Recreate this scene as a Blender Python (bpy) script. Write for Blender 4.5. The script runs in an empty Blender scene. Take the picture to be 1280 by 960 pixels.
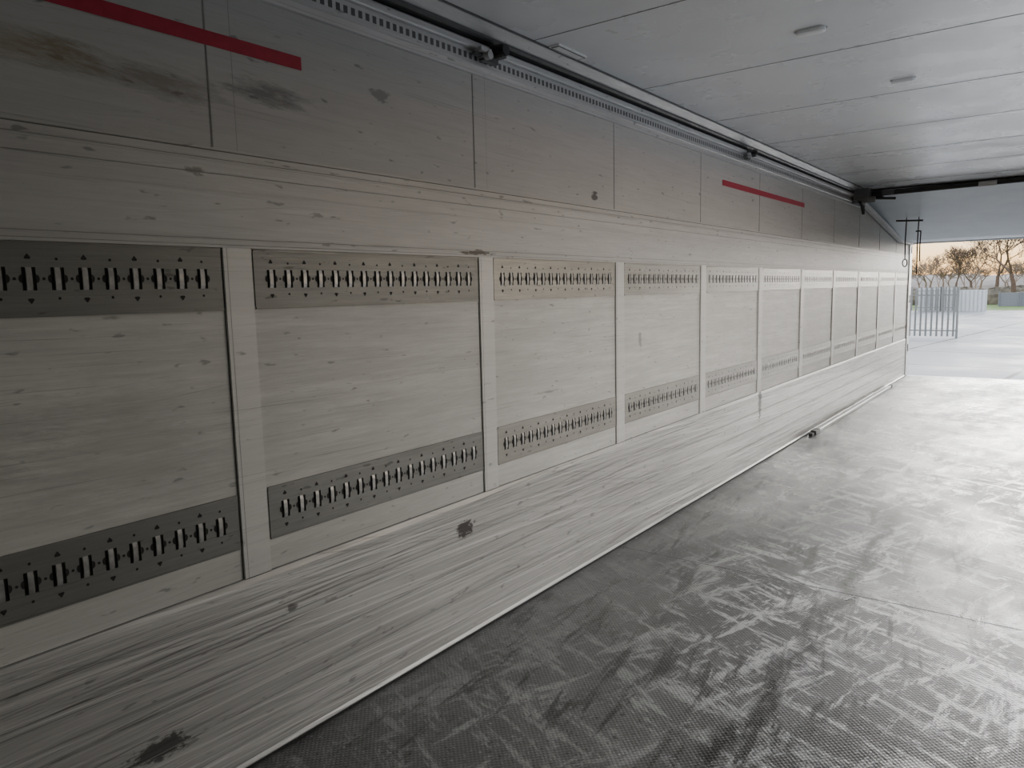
import bpy, random
from math import *
from mathutils import Vector, Matrix
random.seed(7)
P,S0,L,W,H=1.2388,.0788,13.70,2.46,2.65
C=bpy.context.collection

# ---------------------------------------------------------------- node helpers
class M:
    def __init__(s,name,rough=.5,metal=0.,spec=.5):
        s.m=bpy.data.materials.new(name); s.m.use_nodes=True; s.nt=s.m.node_tree
        s.b=s.nt.nodes['Principled BSDF']; s.b.inputs['Roughness'].default_value=rough
        s.b.inputs['Metallic'].default_value=metal; s.b.inputs['Specular IOR Level'].default_value=spec
        s.tc=s.nt.nodes.new('ShaderNodeTexCoord').outputs['Object']
    def set(s,sock,v):
        if hasattr(v,'is_linked') : s.nt.links.new(v,sock)
        else:
            if isinstance(v,(tuple,list)) and len(v)==3 and sock.type=='RGBA': v=(*v,1)
            sock.default_value=v
    def map(s,scale=(1,1,1),loc=(0,0,0),rot=(0,0,0)):
        n=s.nt.nodes.new('ShaderNodeMapping'); n.inputs['Scale'].default_value=scale
        n.inputs['Location'].default_value=loc; n.inputs['Rotation'].default_value=rot
        s.nt.links.new(s.tc,n.inputs[0]); return n.outputs[0]
    def noise(s,scale,mscale=(1,1,1),detail=5,rough=.6,loc=(0,0,0),rot=(0,0,0),dist=0):
        n=s.nt.nodes.new('ShaderNodeTexNoise'); n.inputs['Scale'].default_value=scale
        n.inputs['Detail'].default_value=detail; n.inputs['Roughness'].default_value=rough
        n.inputs['Distortion'].default_value=dist
        r=s.map((1,1,1),(0,0,0),rot)
        k=s.nt.nodes.new('ShaderNodeMapping'); k.inputs['Scale'].default_value=mscale; k.inputs['Location'].default_value=loc
        s.nt.links.new(r,k.inputs[0]); s.nt.links.new(k.outputs[0],n.inputs['Vector']); return n.outputs['Fac']
    def ramp(s,v,a,b,lo=0.,hi=1.):
        n=s.nt.nodes.new('ShaderNodeMapRange'); s.nt.links.new(v,n.inputs[0])
        n.inputs[1].default_value=a;n.inputs[2].default_value=b;n.inputs[3].default_value=lo;n.inputs[4].default_value=hi
        return n.outputs[0]
    def math(s,op,a,b=0.):
        n=s.nt.nodes.new('ShaderNodeMath'); n.operation=op; s.set(n.inputs[0],a); s.set(n.inputs[1],b); return n.outputs[0]
    def mix(s,f,a,b):
        n=s.nt.nodes.new('ShaderNodeMix'); n.data_type='RGBA'
        s.set(n.inputs[0],f); s.set(n.inputs[6],a); s.set(n.inputs[7],b); return n.outputs[2]
    def sep(s):
        n=s.nt.nodes.new('ShaderNodeSeparateXYZ'); s.nt.links.new(s.tc,n.inputs[0]); return n.outputs
    def spot(s,c,size):
        n=s.nt.nodes.new('ShaderNodeVectorMath'); n.operation='SUBTRACT'; s.nt.links.new(s.tc,n.inputs[0]); n.inputs[1].default_value=c
        k=s.nt.nodes.new('ShaderNodeVectorMath'); k.operation='DIVIDE'; s.nt.links.new(n.outputs[0],k.inputs[0]); k.inputs[1].default_value=size
        l=s.nt.nodes.new('ShaderNodeVectorMath'); l.operation='LENGTH'; s.nt.links.new(k.outputs[0],l.inputs[0])
        return s.ramp(l.outputs['Value'],1,.0)
    def bump(s,v,strength=.2,dist=.01):
        n=s.nt.nodes.new('ShaderNodeBump'); n.inputs['Strength'].default_value=strength; n.inputs['Distance'].default_value=dist
        s.nt.links.new(v,n.inputs['Height']); s.nt.links.new(n.outputs[0],s.b.inputs['Normal'])
    def col(s,v): s.set(s.b.inputs['Base Color'],v); return s
    def rough(s,v): s.set(s.b.inputs['Roughness'],v); return s

def simple(name,c,rough=.5,metal=0.,var=.15,scale=8,mscale=(1,1,1)):
    m=M(name,rough,metal); n=m.noise(scale,mscale,3)
    m.col(m.mix(m.ramp(n,.3,.7),tuple(x*(1-var) for x in c),tuple(min(1,x*(1+var)) for x in c))); return m.m

def wallmat(name,base,dark,streaks=.5,blot=.4,rough=.5,metal=0.,stains=(),heavy=0.,wash=.5):
    m=M(name,rough,metal)
    g=m.noise(3.4,(1,1.0,38),6,.76)
    c=m.mix(m.ramp(g,.33,.66,streaks*.7,0),base,dark)
    w=m.noise(2.2,(1,.55,9),6,.8,(8,3,1),(.02,0,0))
    c=m.mix(m.ramp(w,.46,.68,0,wash),c,tuple(min(.9,x*1.3) for x in base))
    f=m.noise(7,(1,.14,30),3,.6,(3,1,7),(0.02,0,0))
    c=m.mix(m.ramp(f,.62,.68,0,.45*streaks+.1),c,tuple(x*.28 for x in base))
    f=m.noise(6,(1,.18,28),3,.6,(1,6,2),(-.10,0,0))
    c=m.mix(m.ramp(f,.64,.70,0,.45*streaks),c,tuple(x*.28 for x in base))
    bl=m.noise(1.3,(1,.8,1.8),4,.65,(5,2,1))
    c=m.mix(m.ramp(bl,.45,.75,0,blot),c,dark)
    dt=m.noise(34,(1,.35,1.2),2,.5,(1,9,4))
    c=m.mix(m.ramp(dt,.67,.73,0,.6),c,tuple(x*.3 for x in base))
    if heavy:
        b=m.noise(.9,(1,.6,2.6),3,.6,(7,7,7))
        for sc,rot,lc,op,my,mz in((4.,.03,(0,4,2),1,.08,16),(6.,.01,(5,1,2),.8,.06,20),(5,-.03,(3,2,9),.9,.09,15),(4.5,.20,(1,2,5),.45,.13,16)):
            a=m.noise(sc,(1,my,mz),5,.68,lc,(rot,0,0),.05)
            mk=m.math('MULTIPLY',m.ramp(a,.55,.64),m.ramp(b,.40,.58,.15,1.))
            c=m.mix(m.math('MULTIPLY',mk,heavy*op),c,(.08,.076,.07))
        for sc,lc,rot in((5,(9,9,3),.02),(4,(2,5,8),.06)):
            a=m.noise(sc,(1,.07,14),5,.68,lc,(rot,0,0),.05)
            c=m.mix(m.ramp(a,.55,.64,0,.55),c,(.78,.78,.76))
    sn1=m.noise(11,(1,.35,2.2),6,.78,(.3,.1,.6),(.10,0,0),dist=.2) if stains else None
    sn2=m.noise(34,(1,.6,1.4),4,.75,(.3,.1,.6),dist=.2) if stains else None
    for (y,z,sy,sz,colr,op) in stains:
        big=sy>.11
        mk=m.math('ADD',m.math('MULTIPLY',m.spot((0,y,z),(.5,sy*1.9,sz*1.9)),.55),sn1 if big else sn2)
        mk=m.ramp(mk,.72,.98 if big else .84,0,op)
        c=m.mix(mk,c,colr)
    m.col(c); m.rough(m.ramp(g,.3,.7,rough+.12,rough-.08))
    m.bump(g,.12,.004); return m.m

BK=(.025,.022,.02)
st_top=[(1.12,2.14,.30,.05,(.14,.12,.08),.55),(1.5,2.17,.18,.04,(.07,.07,.07),.6),(.75,2.15,.35,.04,(.24,.19,.09),.6),
        (2.01,2.26,.05,.018,(.08,.08,.08),.5),(3.57,2.03,.035,.022,BK,.8)]
st_mid=[(4.11,1.22,.02,.05,(.1,.09,.08),.5),(3.09,1.02,.14,.010,BK,.5),(1.0,1.1,.3,.2,(.25,.24,.22),.3),
        (.5,1.2,.35,.1,(.2,.19,.17),.3)]
st_kick=[(2.40,.50,.06,.035,BK,.95),(6.34,.55,.045,.12,BK,1.),(6.34,.50,.03,.12,BK,1.),(1.0,.21,.08,.03,BK,.8),(1.48,.47,.02,.012,BK,.7)]
st_band=[(2.55,1.70,.09,.010,(.05,.04,.02),.9),(1.25,1.9,.04,.012,(.08,.08,.08),.5)]
m_top=wallmat('wall_panel_upper',(.48,.485,.475),(.36,.365,.36),.45,.3,.6,stains=st_top,wash=.3)
m_mid=wallmat('wall_panel_middle',(.58,.58,.55),(.40,.40,.375),.75,.4,.5,stains=st_mid,wash=.6)
m_band=wallmat('wall_band_aluminium',(.51,.515,.505),(.36,.362,.355),.5,.35,.5,.1,stains=st_band,wash=.35)
m_kick=wallmat('scuff_plate_aluminium',(.50,.50,.485),(.31,.31,.295),.7,.5,.38,.25,stains=st_kick,heavy=.7)
m_post=wallmat('post_aluminium',(.61,.61,.585),(.47,.47,.45),.4,.3,.45,.1,wash=.3)
m_seam=simple('seam_dark',(.15,.15,.145),.7)
m_line=simple('seam_grey',(.27,.27,.26),.7)
m_hole=simple('slot_dark',(.016,.016,.016),.8)
m_alu=wallmat('profile_aluminium',(.54,.54,.54),(.38,.38,.38),.5,.3,.42,.3)
m_steel=wallmat('galvanised_rail_steel',(.21,.215,.203),(.135,.138,.13),.6,.5,.45,.35)
m_steel2=wallmat('rail_steel_reflection_tint',(.34,.335,.305),(.20,.197,.18),.6,.5,.42,.4)  # paler, warmer copy for the farther bays: reflected light put into the colour
m_tab=simple('slot_bridge_steel',(.36,.36,.35),.42,.5,.25,40)
m_rubber=simple('black_rubber',(.02,.02,.02),.5)
m_dgrey=simple('dark_grey_extrusion',(.09,.09,.09),.45)
m_red=simple('red_tape',(.38,.016,.045),.5,0,.12,30)
m_white=simple('white_plastic',(.88,.88,.87),.4,0,.05)

# ---------------------------------------------------------------- mesh helper
class B:
    def __init__(s): s.v=[];s.f=[];s.mi=[];s.mats=[]
    def mat(s,m):
        if m not in s.mats: s.mats.append(m)
        return s.mats.index(m)
    def quad(s,pts,m):
        n=len(s.v); s.v+=[tuple(p) for p in pts]; s.f.append(tuple(range(n,n+len(pts)))); s.mi.append(s.mat(m))
    def box(s,x0,x1,y0,y1,z0,z1,m):
        n=len(s.v); s.v+=[(x,y,z) for x in(x0,x1) for y in(y0,y1) for z in(z0,z1)]
        for f in((0,1,3,2),(4,6,7,5),(0,4,5,1),(2,3,7,6),(0,2,6,4),(1,5,7,3)):
            s.f.append(tuple(n+i for i in f)); s.mi.append(s.mat(m))
    def tube(s,a,b,r0,r1,m,n=10,caps=True):
        a=Vector(a);b=Vector(b);d=(b-a).normalized()
        u=d.orthogonal().normalized();w=d.cross(u);k=len(s.v)
        for c,r in((a,r0),(b,r1)):
            for i in range(n):
                t=2*pi*i/n; s.v.append(tuple(c+u*r*cos(t)+w*r*sin(t)))
        for i in range(n):
            j=(i+1)%n; s.f.append((k+i,k+j,k+n+j,k+n+i)); s.mi.append(s.mat(m))
        if caps:
            s.f.append(tuple(k+i for i in range(n))[::-1]); s.mi.append(s.mat(m))
            s.f.append(tuple(k+n+i for i in range(n))); s.mi.append(s.mat(m))
    def extr(s,prof,y0,y1,m):
        n=len(prof)
        for i in range(n):
            a=prof[i];b=prof[(i+1)%n]
            s.quad([(a[0],y0,a[1]),(b[0],y0,b[1]),(b[0],y1,b[1]),(a[0],y1,a[1])],m)
        s.quad([(x,y0,z) for x,z in prof],m); s.quad([(x,y1,z) for x,z in prof][::-1],m)
    def make(s,name,parent=None,bevel=0,smooth=False):
        me=bpy.data.meshes.new(name); me.from_pydata(s.v,[],s.f)
        for m in s.mats: me.materials.append(m)
        me.polygons.foreach_set('material_index',s.mi)
        if smooth: me.polygons.foreach_set('use_smooth',[True]*len(s.f))
        me.update(); o=bpy.data.objects.new(name,me); C.objects.link(o)
        if parent: o.parent=parent
        if bevel:
            b=o.modifiers.new('b','BEVEL');b.width=bevel;b.segments=2
        return o

# ---------------------------------------------------------------- left wall
zK,zU,zB,zT=.623,1.680,1.976,2.452
posts=[S0+P*n for n in range(-1,12)]
PW=.098
b=B()
b.box(-.09,0,-1.0,L,-.06,2.72,m_mid)
b.box(0,.001,-1,L,zK,zU,m_mid)
b.box(0,.002,-1,L,zB,zT,m_top)
b.box(0,.006,-1,L,zU,zB,m_band)
for z,h,x in((zB-.006,.006,.009),(zB-.030,.003,.0085),(zB-.040,.003,.0085),(zB-.075,.003,.008),(zU+.0,.008,.010),(zU+.022,.003,.008),(zU+.032,.003,.008),(1.85,.003,.008)):
    b.box(.006,x,-1,L,z,z+h,m_band)
b.box(.006,.0065,-1,L,zB-.010,zB-.007,m_seam)
for z in (zB-.034,zB-.078,zU+.008,zU+.026): b.box(.006,.0065,-1,L,z,z+.0022,m_line)
b.extr([(0,0),(.018,0),(.018,.008),(.012,.02),(.012,zK-.02),(.008,zK),(0,zK)],-1,L,m_kick)
for z,h in((zK-.035,.003),(zK-.048,.003),(zK-.061,.003),(.46,.004),(.452,.003),(.33,.004),(.322,.003),(.20,.004),(.192,.003),(.10,.004),(.07,.004)):
    b.box(.012,.0148,-1,L,z,z+h,m_kick)
for z in(.456,.326,.196,.085): b.box(.012,.0124,-1,L,z,z+.0025,m_line)
b.box(0,.009,-1,L,zK,zK+.003,m_line)
b.box(.018,.026,-1,L,.0,.004,m_hole)
for y in posts:
    b.box(.001,.009,y,y+PW,zK,zU,m_post)
    b.box(.001,.0018,y-.004,y,zK,zU,m_seam); b.box(.001,.0018,y+PW,y+PW+.004,zK,zU,m_seam)
    b.box(.0088,.0093,y+.012,y+.0135,zK,zU,m_line)
    b.box(.002,.0045,y-.004,y+.075,zB,zT,m_top)
    b.box(.002,.0038,y-.008,y-.004,zB,zT,m_line); b.box(.002,.0038,y+.075,y+.0775,zB,zT,m_line)
wall=b.make('wall_left')

# ---------------------------------------------------------------- lashing rails
def rail(z0,z1,nm):
    b=B(); zc=(z0+z1)/2+.002; u=.0665; XF=.006
    for k,p in enumerate(posts[:-1]):
        ms_=m_steel if k<=2 else m_steel2
        ya=p+PW+.008; yb=p+P-.008; n=int((yb-ya-.02)/u); st=(yb-ya-n*u)/2; y0=ya+st
        b.box(.0012,.0022,ya,yb,z0+.01,z1-.01,m_hole)
        za,zb=zc-.029,zc+.029
        for a,c in((z0,za),(zb,z1)): b.box(.0024,XF,ya,yb,a,c,ms_)
        for a,c in((z0,z0+.005),(z1-.005,z1)): b.box(XF,XF+.003,ya,yb,a,c,ms_)
        b.box(.0024,XF,ya,y0+.017,za,zb,ms_)
        b.box(.0024,XF,y0+n*u-.017,yb,za,zb,ms_)
        for i in range(n):
            y=y0+i*u
            b.extr([(.0024,za),(.0062,za),(.0085,za+.012),(.0085,zb-.012),(.0062,zb),(.0024,zb)],y+.0262,y+.0398,m_tab)
            if i: 
                b.box(.0024,XF,y-.017,y+.017,za,zb,ms_)
                b.quad([(XF+.0006,y+.004*cos(t*pi/5),zc+.004*sin(t*pi/5)) for t in range(10)],m_hole)
            for sg,yy in((1,y+.017),(-1,y+.049)):
                b.quad([(XF+.0006,yy-sg*.008*sin(t*pi/6),zc+.011*cos(t*pi/6)) for t in range(7)],m_hole)
            yc=y+.033
            if i%2==0:
                for sg in(1,-1):
                    zz=zc+sg*.055
                    b.quad([(XF+.0006,yc-.008,zz-sg*.003),(XF+.0006,yc-.004,zz+sg*.003),(XF+.0006,yc,zz+sg*.008),(XF+.0006,yc+.004,zz+sg*.003),(XF+.0006,yc+.008,zz-sg*.003),(XF+.0006,yc+.005,zz-sg*.006),(XF+.0006,yc-.005,zz-sg*.006)],m_hole)
            else:
                for sg in(1,-1):
                    b.quad([(XF+.0006,yc+.004*cos(t*pi/4),zc+sg*.050+.004*sin(t*pi/4)) for t in range(8)],m_hole)
    return b.make(nm)
rail(1.490,1.678,'lashing_rail'); rail(.728,.905,'lashing_rail.001')

# ---------------------------------------------------------------- ceiling edge profile with slotted track
b=B()
b.extr([(.002,2.447),(.012,2.450),(.014,2.478),(.020,2.482),(.020,2.490),(.002,2.490)],-1,L-.1,m_alu)
b.box(.012,.0128,-1,L-.1,2.460,2.463,m_line)
b.box(.002,.010,-1,L-.1,2.490,2.545,m_alu)
y=-.5
while y<L-.3:
    b.box(.010,.0106,y,y+.018,2.505,2.530,m_dgrey); y+=.034
b.extr([(.002,2.545),(.028,2.545),(.032,2.550),(.032,2.570),(.028,2.575),(.002,2.575)],-1,L-.1,m_alu)
b.box(.002,.006,-1,L-.1,2.575,2.590,m_hole)
b.extr([(.002,2.590),(.040,2.590),(.050,2.597),(.050,2.606),(.002,2.606)],-1,L-.1,m_dgrey)
b.extr([(.002,2.606),(.042,2.606),(.085,2.640),(.085,2.65),(.002,2.65)],-1,L-.1,m_alu)
b.box(.085,.092,-1,L-.1,2.644,2.65,m_dgrey)
for y,s in((2.62,1.),(5.85,.6)):
    b.box(.03,.055,y-.05*s,y+.05*s,2.500,2.535,m_dgrey); b.box(.03,.10,y+.02*s,y+.05*s,2.52,2.575,m_dgrey)
    b.box(.055,.075,y-.09*s,y-.02*s,2.528,2.545,m_alu); b.tube((.03,y+.035*s,2.55),(.11,y+.035*s,2.55),.024*s,.024*s,m_rubber,14)
    b.tube((.03,y-.035*s,2.52),(.08,y-.035*s,2.52),.018*s,.018*s,m_alu,12)
    b.box(.03,.05,y-.10*s,y-.05*s,2.515,2.528,m_dgrey)
b.make('slotted_ceiling_track')

for i,(a,c) in enumerate(((.25,1.655),(5.43,7.57))):
    t=B(); t.box(.0048,.0056,a,c,2.27,2.312,m_red); t.make('red_marking_tape'+('' if i==0 else '.001'))

# ---------------------------------------------------------------- ceiling
mc=M('ceiling_panel',.30); n=mc.noise(2.2,(1,1,1),4,.6); n2=mc.noise(40,(.1,1,1),2)
c=mc.mix(mc.ramp(n,.35,.7),(.84,.855,.87),(.76,.775,.79)); mc.col(c); mc.rough(mc.ramp(n,.3,.7,.20,.36)); mc.bump(n2,.03,.002)
b=B(); b.box(-.09,W+.09,-1,L,2.65,2.74,mc.m)
y=5.05-1.08*5
while y<L-.4:
    b.box(.092,W,y,y+.004,2.6485,2.6505,m_seam); y+=1.08
b.make('ceiling')
m_lens=simple('lamp_lens',(.95,.95,.95),.3,0,.02)
def lamp(x,y,nm,l=.14,w=.05):
    b=B(); 
    def ring(l,w,z): return [(x+copysign(l/2-w/2,cos(t))+w/2*cos(t),y+w/2*sin(t),z) for t in [2*pi*(i+.5)/20 for i in range(20)]]
    r=[ring(l+.012,w+.012,2.65),ring(l+.010,w+.010,2.646),ring(l,w,2.646),ring(l-.004,w-.004,2.632),ring(l-.02,w-.02,2.627)]
    for a,c,m in((r[0],r[1],m_white),(r[1],r[2],m_dgrey),(r[2],r[3],m_lens),(r[3],r[4],m_lens)):
        for i in range(20):
            j=(i+1)%20; b.quad([a[j],a[i],c[i],c[j]],m)
    b.quad(r[4][::-1],m_lens); return b.make(nm)
lamp(1.11,3.57,'ceiling_lamp',.13,.055); lamp(1.29,4.75,'ceiling_lamp.001',.12,.030)
b=B(); b.box(.10,.155,3.00,3.25,2.642,2.65,m_white); b.box(.105,.150,3.006,3.244,2.6412,2.642,m_dgrey); b.box(.111,.144,3.015,3.235,2.640,2.6412,m_white)
b.make('ceiling_identification_plate')

# ---------------------------------------------------------------- right wall (unseen side opening added for daylight) + front bulkhead
b=B(); X0,X1=W,W+.09; d0,d1=2.9,7.0
b.box(X0,X1,-1,d0,-.06,2.72,m_mid); b.box(X0,X1,d1,L,-.06,2.72,m_mid); b.box(X0,X1,d0,d1,2.42,2.72,m_mid); b.box(X0,X1,d0,d1,-.06,.0,m_mid)
b.make('wall_right')
b=B(); b.box(-.09,W+.09,-1.09,-1,-.06,2.74,m_mid); b.make('wall_front')
b=B()
for a,c,e,g in((d0,d0+.05,0,2.42),(d1-.05,d1,0,2.42),(d0,d1,2.37,2.42)): b.box(W-.01,W+.1,a,c,e,g,m_alu)
b.make('added_side_opening_frame')  # frame of the added opening that lets daylight onto the left wall

# ---------------------------------------------------------------- floor
mf=M('floor_anti_slip',.4,.3,.7)
g1=mf.noise(1.1,(1,.55,1),6,.68,(2,3,0))
g2=mf.noise(5.0,(.45,2.1,1),8,.80,(1,0,0),(0,0,.45),.4)
g4=mf.noise(4.4,(1.9,.45,1),8,.80,(6,2,0),(0,0,.30),.5)
g3=mf.noise(4.5,(1.8,.30,1),6,.7,(4,0,0),(0,0,-.10),.4)
sx=mf.sep()
cover=mf.ramp(mf.noise(.8,(1,.6,1),2,.5,(3,8,1)),.35,.6)
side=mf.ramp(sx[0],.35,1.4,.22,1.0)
base=mf.mix(mf.ramp(g1,.36,.64),(.085,.084,.082),(.205,.202,.197))
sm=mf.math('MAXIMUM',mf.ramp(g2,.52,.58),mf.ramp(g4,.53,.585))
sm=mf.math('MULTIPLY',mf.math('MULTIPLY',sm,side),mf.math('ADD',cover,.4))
base=mf.mix(sm,base,(.66,.66,.65))  # pale smears, plus white reflections towards the right put into the colour
base=mf.mix(mf.ramp(g3,.54,.62,0,.85),base,(.05,.049,.047))
wob=mf.noise(2.5,(.01,1,1),3,.6)
dx=mf.math('ABSOLUTE',mf.math('SUBTRACT',sx[0],mf.ramp(wob,.3,.7,1.20,1.32)))
tr=mf.math('MULTIPLY',mf.ramp(dx,.06,.012),mf.ramp(mf.noise(14,(1,.5,1),4,.7),.38,.52))
base=mf.mix(mf.math('MULTIPLY',tr,.9),base,(.025,.025,.025))
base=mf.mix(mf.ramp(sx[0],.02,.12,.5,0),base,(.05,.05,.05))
spk=mf.noise(45,(1,1,1),3,.6)
base=mf.mix(mf.ramp(spk,.60,.68,0,.7),base,(.04,.04,.04))
base=mf.mix(mf.ramp(spk,.37,.31,0,.45),base,(.5,.5,.49))
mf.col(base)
wet=mf.ramp(mf.noise(1.7,(1,.6,1),4,.65,(9,4,2)),.42,.60)
mf.rough(mf.math('SUBTRACT',mf.math('SUBTRACT',.44,mf.math('MULTIPLY',wet,.16)),mf.math('MULTIPLY',sm,.10)))
ck=mf.nt.nodes.new('ShaderNodeTexVoronoi'); ck.inputs['Scale'].default_value=75; ck.inputs['Randomness'].default_value=.0
mf.nt.links.new(mf.map((1,1,1),(0,0,0),(0,0,.785)),ck.inputs['Vector'])
h=mf.math('ADD',mf.math('MULTIPLY',mf.ramp(ck.outputs['Distance'],.15,.5,1,0),.6),mf.math('MULTIPLY',mf.math('ADD',g2,g4),1.4))
mf.bump(h,.30,.005)
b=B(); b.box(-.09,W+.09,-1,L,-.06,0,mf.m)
for y in(1.0,3.8,6.6,9.4,12.2): b.box(.03,W,y,y+.004,-.0005,.0006,m_seam)
b.make('floor')
b=B(); b.box(-.09,W+.09,L,L+.10,-.16,-.002,m_alu)
for x in(.1,.7,1.3,1.9): b.box(x,x+.12,L+.1,L+.2,-.18,-.05,m_rubber)
b.box(-.09,W+.09,L-.06,L+.02,-.3,-.06,m_steel)
b.make('trim_rear_sill')

# ---------------------------------------------------------------- loose aluminium bar on the floor
b=B(); ya,yb=7.95,12.0
b.extr([(.060,.0),(.092,.0),(.095,.004),(.095,.030),(.092,.034),(.060,.034),(.057,.030),(.057,.004)],ya,yb,m_white)
b.box(.0945,.0960,ya,yb,.010,.018,m_dgrey)
b.box(.034,.052,ya,yb,.0,.012,m_alu)
b.box(.050,.105,ya-.12,ya+.04,.0,.042,m_rubber); b.box(.060,.095,ya-.22,ya-.12,.0,.03,m_rubber)
b.box(.050,.102,yb-.03,yb+.08,.0,.038,m_rubber)
b.make('aluminium_load_bar')

# ---------------------------------------------------------------- rear roller mechanism + shutter bar
b=B()
b.box(.03,.20,9.47,9.58,2.50,2.62,m_dgrey); b.tube((.02,9.72,2.56),(.30,9.72,2.56),.050,.050,m_rubber,16)
b.box(.03,.07,9.4,9.82,2.45,2.48,m_dgrey)
b.tube((.05,9.60,2.50),(.24,9.60,2.50),.035,.035,m_steel,14)
b.tube((.18,9.66,2.52),(.44,9.70,2.50),.016,.016,m_rubber,8); b.box(.3,.42,9.66,9.78,2.55,2.6,m_dgrey)
b.tube((.10,9.5,2.47),(.12,9.62,2.38),.016,.016,m_rubber,8); b.tube((.07,9.78,2.45),(.07,9.84,2.36),.025,.018,m_rubber,8)
b.tube((.25,9.70,2.562),(W-.02,9.70,2.587),.022,.022,m_rubber,14); b.tube((1.25,9.70,2.573),(1.42,9.70,2.575),.028,.028,m_alu,14)
b.tube((.25,9.77,2.60),(W-.02,9.77,2.62),.010,.010,m_rubber,8)
b.make('shutter_roller_bar',bevel=.004)

# ---------------------------------------------------------------- sloping rear soffit + frame
ms=M('rear_soffit_sheet',.4); n=ms.noise(2,(1,1,1),4); ms.col(ms.mix(ms.ramp(n,.3,.7),(.56,.63,.70),(.66,.73,.79)))
b=B()
def slab(y0,z0,y1,z1,x0,x1,t,m):
    b.quad([(x0,y0,z0),(x1,y0,z0),(x1,y1,z1),(x0,y1,z1)],m); b.quad([(x0,y0,z0+t),(x0,y1,z1+t),(x1,y1,z1+t),(x1,y0,z0+t)],m)
    b.quad([(x0,y0,z0),(x0,y1,z1),(x0,y1,z1+t),(x0,y0,z0+t)],m); b.quad([(x1,y0,z0),(x1,y0,z0+t),(x1,y1,z1+t),(x1,y1,z1)],m)
    b.quad([(x0,y0,z0),(x0,y0,z0+t),(x1,y0,z0+t),(x1,y0,z0)],m); b.quad([(x0,y1,z1),(x1,y1,z1),(x1,y1,z1+t),(x0,y1,z1+t)],m)
slab(9.90,2.60,12.62,2.155,.02,W,.03,ms.m); slab(12.62,2.155,L-.02,2.165,.02,W,.03,ms.m)
slab(9.90,2.47,12.62,2.12,.02,.075,.05,m_alu); slab(12.62,2.12,L-.02,2.13,.02,.075,.05,m_alu)
slab(9.90,2.47,12.62,2.12,W-.055,W,.05,m_alu)
b.make('rear_header_soffit')
b=B()
b.box(-.12,.02,L-.02,L+.12,-.16,2.74,m_alu); b.box(.0,.022,L-.10,L-.02,.0,2.15,m_alu)
b.box(W-.02,W+.12,L-.02,L+.12,-.16,2.74,m_alu)
b.box(.02,W-.02,L-.02,L+.12,2.15,2.74,m_alu)
for z in(.4,1.2,2.0): b.box(.02,.03,L+.02,L+.06,z,z+.12,m_steel)
b.make('trim_rear_door_frame')

# hanging straps
b=B()
b.tube((.20,11.2,2.352),(.52,11.2,2.335),.012,.012,m_rubber,8)
for x,z0,z1 in((.325,2.35,1.83),(.47,2.35,1.63),(.50,2.20,1.80)):
    b.tube((x,11.2,z0),(x-.005,11.2,(z0+z1)/2),.008,.008,m_rubber,8); b.tube((x-.005,11.2,(z0+z1)/2),(x,11.2,z1),.008,.008,m_rubber,8)
pr=None
for i in range(13):
    t=2*pi*i/12; q=(.325+.028*sin(t),11.2,1.79+.05*cos(t))
    if pr: b.tube(pr,q,.008,.008,m_rubber,6)
    pr=q
b.tube((.44,11.2,2.2),(.5,11.2,2.2),.01,.01,m_rubber,8)
b.tube((.325,11.2,2.35),(.325,11.2,2.385),.006,.006,m_rubber,6); b.tube((.47,11.2,2.35),(.47,11.2,2.385),.006,.006,m_rubber,6)
b.make('hanging_pull_strap')

# ---------------------------------------------------------------- outside
GZ=-1.2
mg=M('yard_concrete',.6); a=mg.noise(.25,(1,1,1),6,.65); a2=mg.noise(3,(1,1,1),4,.7)
c=mg.mix(mg.ramp(a,.35,.65),(.24,.25,.265),(.14,.145,.155)); c=mg.mix(mg.ramp(a2,.5,.75,0,.3),c,(.10,.10,.10))
br=mg.nt.nodes.new('ShaderNodeTexBrick'); br.offset=0; br.inputs['Scale'].default_value=1; br.inputs['Brick Width'].default_value=5; br.inputs['Row Height'].default_value=5.5
br.inputs['Mortar Size'].default_value=.08; br.inputs['Color1'].default_value=(0,0,0,1);br.inputs['Color2'].default_value=(0,0,0,1);br.inputs['Mortar'].default_value=(1,1,1,1)
mg.nt.links.new(mg.map((1,1,1),(2.1,0,0),(0,0,.12)),br.inputs['Vector'])
c=mg.mix(mg.math('MULTIPLY',br.outputs['Color'],.9),c,(.03,.03,.03)); mg.col(c); mg.rough(mg.ramp(a,.35,.65,.75,.45))
b=B(); b.box(-90,60,-30,82,GZ-.1,GZ,mg.m); b.make('yard_ground')
mgr=simple('grass',(.07,.125,.022),.9,0,.35,.8)
b=B(); b.box(-300,300,82,420,GZ-.1,GZ,mgr); b.make('grass_field')
def blobs(nm,y,xa,xb,wr,hr,mat,seed,squash=1.):
    rnd=random.Random(seed); b=B(); x=xa
    while x<xb:
        w=rnd.uniform(*wr); hh=rnd.uniform(*hr); ring=[]; yy=y+rnd.uniform(-w*.3,w*.3)
        for j in range(6):
            ph=pi/2*j/5
            ring.append([(x+w*cos(ph)*cos(t)*rnd.uniform(.85,1.12), yy+squash*w*cos(ph)*sin(t), hh*sin(ph)*rnd.uniform(.88,1.1)+GZ) for t in [2*pi*i/16 for i in range(16)]])
        for j in range(5):
            for i in range(16): b.quad([ring[j][i],ring[j][(i+1)%16],ring[j+1][(i+1)%16],ring[j+1][i]],mat)
        x+=w*.6
    return b.make(nm,smooth=True)
blobs('hedgerow',104,-70,50,(1.5,2.6),(1.6,2.1),simple('hedge_winter',(.09,.08,.06),.95,0,.45,1.5),3)
blobs('distant_treeline',255,-170,110,(14,22),(4.2,5.2),simple('treeline_haze',(.20,.18,.17),1,0,.15,.4),9)
mfz=simple('galvanised_fence',(.14,.155,.165),.5,.2,.12)
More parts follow.
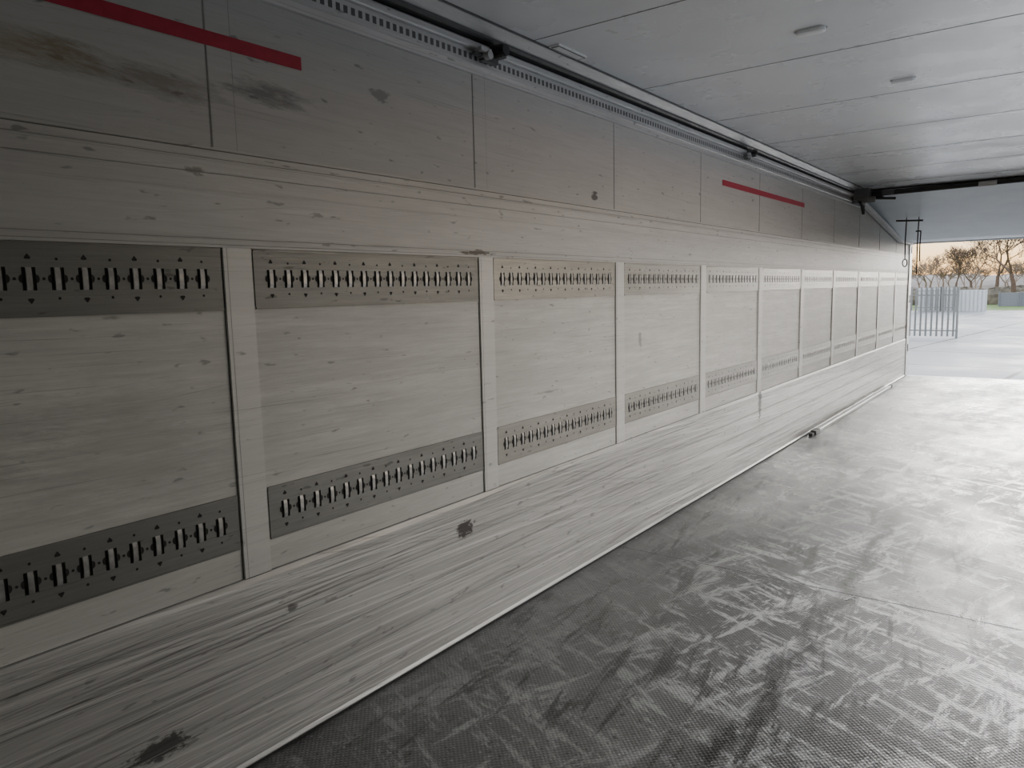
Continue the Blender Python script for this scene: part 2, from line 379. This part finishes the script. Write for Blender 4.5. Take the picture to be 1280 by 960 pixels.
def palisade(nm,xa,xb,y,zt,pitch=.235,pw=.085,mat=mfz):
    b=B(); n=int((xb-xa)/pitch)
    for i in range(n+1):
        x=xa+i*pitch
        b.extr([(x-pw/2,GZ+.1),(x+pw/2,GZ+.1),(x+pw/2,zt-.12),(x,zt),(x-pw/2,zt-.12)],y,y+.02,mat)
        b.box(x-.008,x+.008,y-.018,y,GZ+.1,zt-.15,mat)
    for z in(GZ+.35,zt-.45): b.box(xa-.05,xb+.05,y+.02,y+.07,z,z+.06,mat)
    for x in(xa-.08,xb+.06): b.box(x-.05,x+.05,y+.01,y+.11,GZ,zt-.05,mat)
    return b.make(nm)
palisade('palisade_gate',-6.9,-2.12,41.4,1.32)
palisade('palisade_fence',-30,-7.3,79,1.15,.4,.15); palisade('palisade_fence.001',-7.1,-6.0,79,1.15,.3,.12)
mw=simple('pale_cladding',(.42,.46,.50),.5,0,.08)
def hoard(nm,x,xe,zt,y):
    b=B()
    while x<xe:
        b.extr([(x,GZ),(x+.2,GZ),(x+.2,zt),(x,zt)],y,y+.06,mw); b.extr([(x+.2,GZ),(x+.32,GZ),(x+.32,zt),(x+.2,zt)],y+.1,y+.16,mw); x+=.32
    b.make(nm)
hoard('corrugated_hoarding',-9.2,-6.1,1.0,80); hoard('corrugated_hoarding.001',-5.9,-3.9,.75,80)
mb=simple('grey_roadside_wall',(.13,.145,.18),.7,0,.1)
b=B(); b.box(-3.7,30,95,95.3,GZ,.25,mb)
for i in range(18): b.box(-3.7+i*1.9,-3.6+i*1.9,94.9,95.35,GZ,.36,mb)
b.make('roadside_barrier')

def grow(b,mat,x,y,z,ht,seed,levels,rmin):
    rnd=random.Random(seed)
    def br(p,d,l,r,lv):
        segs=3 if lv>0 else 2; q=p
        for s in range(segs):
            d2=(d+Vector((rnd.uniform(-.18,.18),rnd.uniform(-.18,.18),rnd.uniform(-.05,.12)))).normalized()
            e=q+d2*l/segs; r1=r*(1-.14); b.tube(q,e,r,r1,mat,5 if lv>2 else 3,False); q=e; r=r1; d=d2
            if lv>0 and s>0 and lv<levels:
                side=Vector((rnd.uniform(-1,1),rnd.uniform(-1,1),rnd.uniform(-.1,.7))).normalized()
                br(q,(d*.5+side*.8).normalized(),l*rnd.uniform(.55,.75),max(r*.5,rmin),lv-1)
        if lv>0:
            for k in range(rnd.choice((2,3))):
                side=Vector((rnd.uniform(-1,1),rnd.uniform(-1,1),rnd.uniform(-.2,.6))).normalized()
                br(q,(d*.7+side*.65).normalized(),l*rnd.uniform(.68,.85),max(r*.68,rmin),lv-1)
    br(Vector((x,y,z)),Vector((0,0,1)),ht*.24,ht*.022,levels)
mtr=simple('bark',(.075,.052,.038),.9,0,.2,5)
for i,(x,y,h,sd) in enumerate(((-2.4,98,14.5,3),(-5.2,112,14,5),(1.8,100,12,8),(-8.8,125,11,11),(5.5,99,9,4),(-12,135,11,2))):
    b=B(); grow(b,mtr,x,y,GZ,h,sd,5,.022); b.make('bare_tree'+('' if i==0 else '.%03d'%i))
mcp=simple('copse_twigs',(.17,.125,.095),.95,0,.2,.3)
b=B(); rr=random.Random(21)
for i in range(60):
    grow(b,mcp,-64+i*1.5+rr.uniform(-1,1),rr.uniform(150,190),GZ,rr.uniform(7.5,11.5),100+i,4,.035)
b.make('bare_tree_copse')

# ---------------------------------------------------------------- world sky
w=bpy.data.worlds.new('sky');bpy.context.scene.world=w;w.use_nodes=True;nt=w.node_tree
tc=nt.nodes.new('ShaderNodeTexCoord');sp=nt.nodes.new('ShaderNodeSeparateXYZ');nt.links.new(tc.outputs['Generated'],sp.inputs[0])
cr=nt.nodes.new('ShaderNodeValToRGB');nt.links.new(sp.outputs[2],cr.inputs[0])
e=cr.color_ramp.elements; e[0].position=0;e[0].color=(.88,.44,.16,1); e[1].position=1;e[1].color=(.70,.78,.90,1)
for p,c in((.025,(.97,.62,.29,1)),(.06,(.97,.78,.52,1)),(.16,(.97,.95,.92,1)),(.4,(.88,.92,.97,1))):
    x=e.new(p);x.color=c
bg=nt.nodes['Background'];nt.links.new(cr.outputs[0],bg.inputs[0]);bg.inputs[1].default_value=3.6

def sun(rot_dir,strength,angle,colr,nm):
    l=bpy.data.lights.new(nm,'SUN');l.energy=strength;l.angle=radians(angle);l.color=colr
    o=bpy.data.objects.new(nm,l);C.objects.link(o);o.rotation_euler=Vector(rot_dir).to_track_quat('-Z','Y').to_euler();o.location=(1,30,10);return o
sun((-.12,-1,-.13),4.6,26,(1,.97,.93),'low_soft_sun')
def portal(loc,rot,sx,sy,nm):
    l=bpy.data.lights.new(nm,'AREA');l.shape='RECTANGLE';l.size=sx;l.size_y=sy;l.cycles.is_portal=True
    o=bpy.data.objects.new(nm,l);C.objects.link(o);o.location=loc;o.rotation_euler=rot
portal((W/2,L+.2,1.05),Vector((0,-1,0)).to_track_quat('-Z','Y').to_euler(),2.5,2.2,'door_rear_skylight')
portal((W+.12,(d0+d1)/2,1.2),Vector((-1,0,0)).to_track_quat('-Z','Y').to_euler(),d1-d0,2.42,'added_side_opening_skylight')  # portal at the added, unseen side opening

# ---------------------------------------------------------------- camera
f,yaw,pit,roll=926.0,.6414,.1237,-.0230
F=Vector((-sin(yaw)*cos(pit),cos(yaw)*cos(pit),-sin(pit)));R=Vector((cos(yaw),sin(yaw),0));U=R.cross(F)
R2=R*cos(roll)+U*sin(roll);U2=-R*sin(roll)+U*cos(roll)
cd=bpy.data.cameras.new('camera');cd.sensor_width=36;cd.lens=36*f/1280;cd.clip_start=.02;cd.clip_end=2000
cam=bpy.data.objects.new('camera',cd);C.objects.link(cam)
mm=Matrix((R2,U2,-F)).transposed().to_4x4();mm.translation=Vector((2.0823,0,1.5261));cam.matrix_world=mm
bpy.context.scene.camera=cam
